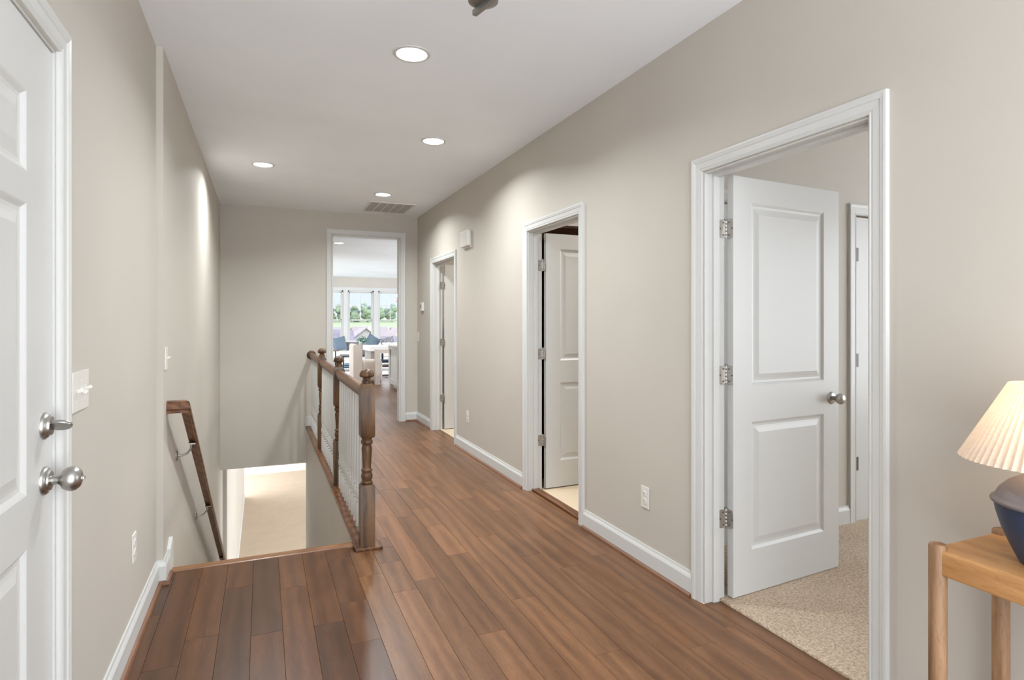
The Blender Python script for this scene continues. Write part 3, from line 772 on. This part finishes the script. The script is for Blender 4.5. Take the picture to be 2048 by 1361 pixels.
outlet(1, -.42, 9.57, -1.70, 'small white outlet on the lower level wall')
def toggles(side, plane, yc, zc, n, label):
    w = .072 + .046 * (n - 1)
    root = plate_root('light_switch', side, plane, yc, zc, w, .117, label, 'light switch')
    for i in range(n):
        y = yc + (i - (n - 1) / 2) * .046
        up = 1 if i % 2 == 0 else -1
        MB().box((plane + side * .006, y - .006, zc - .013), (plane + side * .0068, y + .006, zc + .013)).build('toggle_frame', M['switch'], root)
        T = Matrix.Translation((plane + side * .006, y, zc)) @ Matrix.Rotation(side * up * -.45, 4, 'Y')
        MB().box((0, -.0042, -.005), (side * .017, .0042, .005), T, ch=.001).build('toggle', M['switch'], root)
        for dz in (-.03, .03): MB().lathe([(.003, 0), (.003, .001)], 10, Matrix.Translation((plane + side * .006, y, zc + dz)) @ Matrix.Rotation(PI / 2 * side, 4, 'Y')).build('screw', M['switch'], root)
toggles(1, XN, 2.105, 1.135, 3, 'white three-toggle switch plate beside the six-panel door casing')
toggles(1, XL, 3.545, 1.145, 1, 'white single toggle switch above the stair handrail')
toggles(-1, XR, 7.79, 1.135, 1, 'white single switch below the thermostat')
root = thing('thermostat', (XR, 7.545, 1.53), 'small white wall thermostat beside the far doorway', 'thermostat')
MB().box((XR - .026, 7.485, 1.475), (XR, 7.605, 1.587), ch=.006).build('housing', M['switch'], root)
MB().box((XR - .0275, 7.55, 1.51), (XR - .026, 7.59, 1.56)).build('display', M['display_grey'], root)
root = thing('door_chime', (XR, 5.72, 2.18), 'white wall chime box above the hallway outlet', 'door chime')
MB().box((XR - .045, 5.60, 2.10), (XR - .008, 5.84, 2.262), ch=.012).build('cover', M['switch'], root)
MB().box((XR - .010, 5.615, 2.085), (XR, 5.825, 2.25)).build('base', M['switch'], root)

# ------------------------------------------------------------------ console table and lamp
TZ = .765
root = thing('console_table', (1.74, .45, 0), 'honey-coloured wooden console table with round post legs against the wall', 'table')
MB().box((1.592, -.06, TZ - .075), (1.888, .985, TZ - .012), ch=.005).build('table_top', M['table'], root)
for x in (1.603, 1.876):
    for y in (-.06, .972):
        MB().lathe([(.018, 0), (.0205, .004), (.0205, TZ - .004), (.0175, TZ + .001), (.010, TZ + .003)], 20, Matrix.Translation((x, y, 0))).build('leg', M['tableleg'], root, smooth=40)
LX, LY, LZ = 1.725, .79, TZ - .012
root = thing('table_lamp', (LX, LY, LZ), 'table lamp with pleated white shade and round navy base', 'lamp')
T = Matrix.Translation((LX, LY, LZ))
MB().lathe([(.05, 0), (.058, .003), (.062, .010), (.078, .045), (.094, .085), (.104, .120), (.108, .145)], 40, T).build('lamp_base', M['navy'], root, smooth=50)
MB().lathe([(.108, .143), (.1135, .146), (.115, .150), (.1135, .154), (.107, .158), (.105, .162), (.098, .176), (.080, .196), (.058, .210), (.040, .218), (.034, .226), (.032, .240)], 40, T).build('lamp_shoulder', M['taupe'], root, smooth=50)
MB().lathe([(.008, .235), (.008, .33)], 12, T).build('stem', M['nickel'], root, smooth=50)
bl = MB().lathe([(.010, .30), (.018, .32), (.024, .345), (.022, .365), (.012, .378), (.003, .381)], 16, T).build('bulb', M['bulb'], root, smooth=60)
npl = 64; vs = []; fs = []
z0s, z1s, r0s, r1s = .250, .437, .175, .078
NZ = 6
for zi in range(NZ + 1):
    t = zi / NZ; r = r0s + (r1s - r0s) * t; z = z0s + (z1s - z0s) * t
    for i in range(npl * 2):
        rr = r * (1 + (.022 if i % 2 else -.022)); a = PI * i / npl
        vs.append((LX + rr * math.cos(a), LY + rr * math.sin(a), LZ + z))
nn = npl * 2
for zi in range(NZ):
    for i in range(nn): fs.append((zi*nn+i, zi*nn+(i+1) % nn, (zi+1)*nn+(i+1) % nn, (zi+1)*nn+i))
m = MB(); m._add(vs, fs); m.build('lamp_shade', M['shade'], root)
ld = bpy.data.lights.new('lamp_light', 'POINT'); ld.energy = 2.4; ld.color = (1, .76, .5); ld.shadow_soft_size = .03
lo = bpy.data.objects.new('lamp_light', ld); C.objects.link(lo); lo.parent = root; lo.location = (0, 0, .345)
bl.visible_shadow = True

# ------------------------------------------------------------------ living room furniture
def soft(name, mat, a, b, ch, root): return MB().box(a, b, ch=ch).build(name, mat, root, smooth=60)
root = thing('kitchen_island', (3, 10.5, 0), 'grey kitchen island with white stone top beyond the opening', 'kitchen island')
m = MB(); m.box((2.37, 9.05, .1), (3.35, 12.0, .87)); m.box((2.44, 9.1, 0), (3.3, 11.93, .1)); m.build('body', M['cab'], root)
m = MB(); m.box((2.352, 11.86, .1), (2.37, 12.0, .87)); m.box((2.352, 9.05, .1), (2.37, 9.15, .87)); m.box((2.352, 9.15, .78), (2.37, 11.86, .87)); m.box((2.352, 9.15, .1), (2.37, 11.86, .2)); m.build('panel_frame', M['cab'], root)
MB().box((2.25, 8.95, .87), (3.5, 12.12, .905), ch=.004).build('countertop', M['quartz'], root)
root = thing('armchair', (2.1, 13.05, 0), 'cream upholstered armchair with rounded back and squared open arm', 'armchair')
bp = [(1.765, .06), (1.765, .80)] + [(1.80 + .035 * math.cos(a), .80 + .045 * math.sin(a)) for a in [PI * (1 - k / 4) for k in range(0, 3)]] + [(1.865, .845), (1.915, .81), (1.945, .74), (1.952, .62), (1.952, .06)]
bp = [(1.765, .06), (1.765, .81), (1.78, .838), (1.81, .85), (1.86, .845), (1.91, .81), (1.94, .75), (1.952, .66), (1.952, .06)]
MB().prism(bp, lambda p, e: (p[0], 13.42 if e else 12.75, p[1])).build('backrest', M['fabric_cream'], root, smooth=35)
soft('seat', M['fabric_cream'], (1.952, 12.80, .05), (2.385, 13.40, .50), .05, root)
m = MB(); m.box((2.192, 12.58, 0), (2.297, 12.70, .745)); m.box((2.297, 12.58, .66), (2.62, 12.70, .745)); m.box((2.52, 12.58, 0), (2.62, 12.70, .66)); m.build('arm_frame', M['fabric_cream'], root)
MB().box((2.20, 12.70, .36), (2.29, 12.80, .46)).build('arm_link', M['fabric_cream'], root)
for x in (1.80, 2.34):
    for y in (12.86, 13.32): MB().lathe([(.022, 0), (.026, .06)], 10, Matrix.Translation((x, y, 0))).build('foot', M['blk'], root)
root = thing('dining_table', (2.9, 14.1, 0), 'white-topped dining table with grey slab legs behind the armchair', 'table')
MB().box((2.26, 13.75, .65), (3.7, 14.7, .76), ch=.008).build('table_top', M['quartz'], root)
for x in (2.3, 3.5): MB().box((x, 13.8, 0), (x + .12, 14.65, .65)).build('leg', M['vase'], root)
root = thing('low_chair', (3.05, 16.3, 0), 'black wooden low lounge chair beyond the dining table', 'chair')
MB().box((2.9, 16.0, .22), (3.3, 16.5, .29), ch=.01).build('seat', M['blk'], root)
for x in (2.90, 3.04, 3.24): MB().box((x, 16.46, .29), (x + .05, 16.5, .62)).build('back_slat', M['blk'], root)
MB().box((2.9, 16.45, .56), (3.3, 16.51, .64)).build('top_rail', M['blk'], root)
for x in (2.9, 3.25):
    for y in (16.02, 16.45): MB().box((x, y, .007), (x + .045, y + .045, .22)).build('leg', M['blk'], root)
root = thing('sofa', (2.3, 18.1, 0), 'low white sofa under the living room windows', 'sofa')
soft('base', M['fabric_white'], (.9, 17.45, .06), (3.7, 18.5, .30), .04, root)
for i in range(3): soft('seat_cushion', M['fabric_white'], (.92 + i * .925, 17.42, .30), (.92 + (i + 1) * .925 - .01, 18.2, .47), .04, root)
soft('backrest', M['fabric_white'], (.9, 18.2, .30), (3.7, 18.5, .74), .07, root)
for x in (.95, 3.6):
    for y in (17.5, 18.4): MB().lathe([(.02, 0), (.025, .06)], 10, Matrix.Translation((x, y, .0))).build('foot', M['blk'], root)
def cushion(x, y, z, w, h, rot, tilt, mat, label):
    n = 10; vs = []; fs = []
    for s in (1, -1):
        for i in range(n + 1):
            for j in range(n + 1):
                u, v = i / n * 2 - 1, j / n * 2 - 1
                th = .075 * ((1 - u**4) * (1 - v**4)) ** .6
                k = 1 - .10 * (1 - abs(u * v)) * (abs(u) ** 2 + abs(v) ** 2) / 2
                vs.append((u * w / 2 * k, s * th, v * h / 2 * k))
    N = (n + 1) ** 2
    for s in range(2):
        for i in range(n):
            for j in range(n):
                a = s * N + i * (n + 1) + j; fs.append((a, a + 1, a + n + 2, a + n + 1))
    o = MB(); T = Matrix.Rotation(tilt, 4, 'X') @ Matrix.Rotation(rot, 4, 'Y'); o._add(vs, fs, T)
    o = o.build('cushion', mat, None, (0, 0, 0), 60); o.location = (x, y, z)
    return tag(o, label, 'cushion', 'cushions on the white sofa')
cushion(2.07, 17.84, .685, .40, .40, -.22, -.28, M['fabric_blue'], 'slate blue cushion leaning at the sofa end beside the side table')
cushion(3.02, 17.90, .72, .40, .40, .6, -.25, M['fabric_blue'], 'slate blue cushion with raised corner right of the potted plant')
cushion(3.46, 17.72, .69, .42, .36, -.25, -.3, M['fabric_pat'], 'grey and white patterned cushion beside the pointed blue cushion')
cushion(1.70, 17.98, .68, .40, .40, .15, -.2, M['fabric_pat'], 'grey and white patterned cushion tucked behind the blue cushion')
cushion(2.46, 17.98, .61, .36, .26, 0, -.3, M['fabric_plaid'], 'small dark checked cushion on the middle of the sofa')
root = thing('coffee_table', (2.35, 16.4, 0), 'black framed coffee table with lower shelf before the sofa', 'coffee table')
MB().box((1.95, 16.05, .40), (2.85, 16.75, .43)).build('table_top', M['blk'], root)
MB().box((1.97, 16.07, .10), (2.83, 16.73, .12)).build('shelf', M['blk'], root)
for x in (1.95, 2.82):
    for y in (16.05, 16.72): MB().box((x, y, .007), (x + .03, y + .03, .40)).build('leg', M['blk'], root)
for z, mt, lb in ((.12, 'book', 'pale blue book at the bottom of the coffee table shelf stack'), (.155, 'blk', 'dark book in the middle of the coffee table shelf stack'), (.18, 'book', 'pale blue book on top of the coffee table shelf stack')):
    h = .025 if mt == 'blk' else .035
    o = MB().box((2.0, 16.15, z), (2.3, 16.38, z + h)).build('book', M[mt], None, (2.15, 16.26, z)); tag(o, lb, 'book', 'books on the coffee table shelf')
root = thing('plant_vase', (2.52, 16.35, .43), 'round stone vase of green foliage on the coffee table', 'potted plant')
MB().lathe([(.055, .43), (.08, .47), (.125, .56), (.135, .63), (.11, .70), (.07, .735), (.075, .75)], 24, Matrix.Translation((2.52, 16.35, 0))).build('vase', M['vase'], root, smooth=50)
m = MB()
for i in range(170):
    a = random.uniform(0, 2 * PI); r = random.uniform(.01, .21); z = .76 + random.uniform(0, .17) * (1 - r / .3)
    c = Vector((2.52 + r * math.cos(a), 16.35 + r * math.sin(a), z)); d = Vector((math.cos(a), math.sin(a), random.uniform(-.2, .9))).normalized()
    s = d.cross(Vector((0, 0, 1))).normalized() * .016; L = d * random.uniform(.05, .09)
    m._add([tuple(c), tuple(c + L * .5 + s), tuple(c + L), tuple(c + L * .5 - s)], [(0, 1, 2, 3)])
fo = m.build('foliage', M['leaf'], root); fo['kind'] = 'stuff'
m = MB()
for i in range(14):
    a = i * .45; m.tube([(2.52, 16.35, .70), (2.52 + .05 * math.cos(a), 16.35 + .05 * math.sin(a), .80), (2.52 + .16 * math.cos(a), 16.35 + .16 * math.sin(a), .86)], .003, 5)
m.build('stems', M['leaf'], root)
root = thing('side_table', (1.53, 14.3, 0), 'slim side table with pale wooden top and dark pole', 'side table')
MB().box((1.33, 14.2, .645), (1.63, 14.42, .667), ch=.006).build('table_top', M['tableleg'], root)
MB().lathe([(.013, .02), (.013, .645)], 12, Matrix.Translation((1.57, 14.3, 0))).build('pole', M['blk'], root)
MB().lathe([(.13, 0), (.13, .018), (.02, .024)], 24, Matrix.Translation((1.53, 14.3, .0))).build('base', M['blk'], root)
root = thing('ottoman', (1.3, 14.95, 0), 'cream upholstered block ottoman beside the slim side table', 'ottoman')
soft('seat', M['fabric_white'], (1.0, 14.6, .05), (1.6, 15.2, .44), .05, root)
for x in (1.06, 1.54):
    for y in (14.66, 15.14): MB().lathe([(.02, 0.007), (.024, .06)], 10, Matrix.Translation((x, y, .0))).build('foot', M['blk'], root)
o = MB().box((.9, 14.85, 0), (4.4, 17.3, .007)).build('area_rug', M['rug'], None, (2.6, 16, 0)); tag(o, 'pale area rug under the coffee table and low chair', 'rug')
root = thing('chandelier', (3.36, 14.2, H), 'copper candle chandelier hanging over the dining table', 'chandelier')
T = Matrix.Translation((3.36, 14.2, 0))
MB().lathe([(.06, H - .03), (.06, H)], 20, T).build('canopy', M['copper'], root)
MB().lathe([(.006, 1.82), (.006, H - .03)], 8, T).build('rod', M['copper'], root)
MB().ico((3.36, 14.2, 1.82), .04).build('hub', M['copper'], root, smooth=60)
for i in range(6):
    a = i * PI / 3 + PI; x, y = 3.36 + .36 * math.cos(a), 14.2 + .36 * math.sin(a)
    ar = MB().tube([(3.36, 14.2, 1.82), (3.36 + .2 * math.cos(a), 14.2 + .2 * math.sin(a), 1.77), (x, y, 1.82)], .007, 8).lathe([(.03, 1.82), (.035, 1.835)], 12, Matrix.Translation((x, y, 0))).build('arm', M['copper'], root, smooth=50)
    MB().lathe([(.016, 1.835), (.016, 1.93)], 10, Matrix.Translation((x, y, 0))).build('candle_sleeve', M['copper'], ar, smooth=50)
    MB().lathe([(.010, 1.93), (.018, 1.96), (.012, 1.99), (.002, 2.02)], 10, Matrix.Translation((x, y, 0))).build('bulb', M['bulb'], ar, smooth=50)

# ------------------------------------------------------------------ outdoors beyond the windows
def gz(y):
    P = [(19.3, -3.4), (60, -4.5), (120, -7.5), (215, -8.0), (238, -2.4), (310, 1.0), (420, 4.0), (500, 6)]
    for (a, za), (b, zb) in zip(P[:-1], P[1:]):
        if y <= b: return za + (zb - za) * (y - a) / (b - a)
    return P[-1][1]
vs = []; fs = []; ys = [19.3, 60, 120, 170, 215, 240, 260, 295, 330, 420, 500]; xs = [-150, -50, 0, 40, 80, 130, 200, 300]
for y in ys:
    for x in xs: vs.append((x, y, gz(y)))
for i in range(len(ys) - 1):
    for j in range(len(xs) - 1): a = i * len(xs) + j; fs.append((a, a + 1, a + len(xs) + 1, a + len(xs)))
m = MB(); m._add(vs, fs); struct('ground', m, M['grass'], 'green lawn sloping up beyond the neighbouring roofs', 'lawn')
vs = []; fs = []; nx, ny = 26, 10
for j in range(ny + 1):
    for i in range(nx + 1):
        x = -500 + i * 70; t = j / ny; y = 470 + t * 900
        vs.append((x, y, 4 + 190 * math.sin(t * PI / 2) * (1 + .10 * math.sin(x * .008) + .05 * math.sin(x * .021 + 1)) + random.uniform(-5, 5) * t))
for j in range(ny):
    for i in range(nx): a = j * (nx + 1) + i; fs.append((a, a + 1, a + nx + 2, a + nx + 1))
m = MB(); m._add(vs, fs); struct('mountain', m, M['hill'], 'wooded mountainside with haze put into its colour, filling the upper windows', 'mountain', smooth=80)
def house(x, y, z, w, d, hw, hr, rot, rm, sm, label):
    root = thing('house', (x, y, z), label, 'house', 'houses beyond the living room windows', rz=rot); root['_o'] = (0.0, 0.0, 0.0)
    MB().box((-w/2, -d/2, 0), (w/2, d/2, hw)).prism([(-w/2, hw), (w/2, hw), (0, hw + hr)], lambda p, e: (p[0], (d/2 if e else -d/2), p[1])).build('wall', sm, root)
    o = .5
    m = MB(); k = hr / (w / 2)
    for s in (-1, 1): m.prism([(0, hw + hr + .05), (s * (w/2 + o), hw - k * o + .05), (s * (w/2 + o), hw - k * o + .35), (0, hw + hr + .35)], lambda p, e: (p[0], (d/2 + o) * (1 if e else -1), p[1]))
    m.build('roof', rm, root)
    for i, xx in enumerate((-w * .28, w * .05, w * .3)):
        f = MB().box((xx - .6, -d/2 - .06, hw - 2.2), (xx + .6, -d/2, hw - .7)).build('window', M['white'], root)
        MB().box((xx - .48, -d/2 - .08, hw - 2.08), (xx + .48, -d/2 - .05, hw - .82)).build('pane', M['winglass'], f)
    MB().box((w * .2, d * .1, hw), (w * .2 + .7, d * .1 + .7, hw + hr + .9)).build('chimney', M['siding2'], root)
house(29, 188, -8.0, 9, 11, 3.6, 3.4, 0, M['roof2'], M['siding'], 'pale gabled house facing the living room windows')
house(17, 160, -7.8, 10, 9, 3.6, 3.0, PI / 2, M['roof1'], M['siding'], 'dark grey-roofed house behind the slate cushion')
house(41.5, 192, -8.0, 9, 11, 3.8, 3.2, .2, M['roof2'], M['siding2'], 'tan gabled house with chimney behind the patterned cushion')
house(34, 150, -7.8, 9, 13, 2.7, 2.3, PI / 2, M['roof1'], M['siding'], 'long low grey-roofed house, nearest below the windows')
house(23, 215, -8.0, 10, 10, 3.8, 3.2, PI / 2, M['roof2'], M['siding'], 'taupe-roofed house behind the dark grey roof')
house(35.5, 216, -8.0, 10, 12, 3.9, 3.2, PI / 2, M['roof2'], M['siding2'], 'broad taupe roof between the two gabled houses')
house(49, 216, -8.0, 10, 11, 3.8, 3.0, PI / 2, M['roof1'], M['siding'], 'grey-roofed house farthest along the row')
lbl = ['rounded pale green tree on the far lawn', 'dense blue-green tree on the far lawn', 'tall spreading tree behind the lawn']
for i in range(21):
    x = 24 + i * 2.2; y = 314 + (i % 3) * 16 + random.uniform(-1, 1); z = gz(y); hgt = random.uniform(7.5, 10.5)
    k = i % 3
    root = thing('tree', (x, y, z), lbl[k], 'tree', 'far trees ' + ('a', 'b', 'c')[k] if False else ['rounded far trees', 'dense far trees', 'tall far trees'][k])
    MB().tube([(x, y, z - .3), (x, y, z + hgt * .5)], [.25, .14], 6).build('trunk', M['trunk'], root)
    m = MB()
    for q in range(9): m.ico((x + random.uniform(-1.7, 1.7), y + random.uniform(-1.5, 1.5), z + hgt * random.uniform(.15, .85)), random.uniform(1.2, 2.0), 2, .16)
    m.build('crown', (M['crown1'], M['crown2'], M['crown1'])[k], root)

for o in bpy.data.objects:
    if '_o' in o: del o['_o']
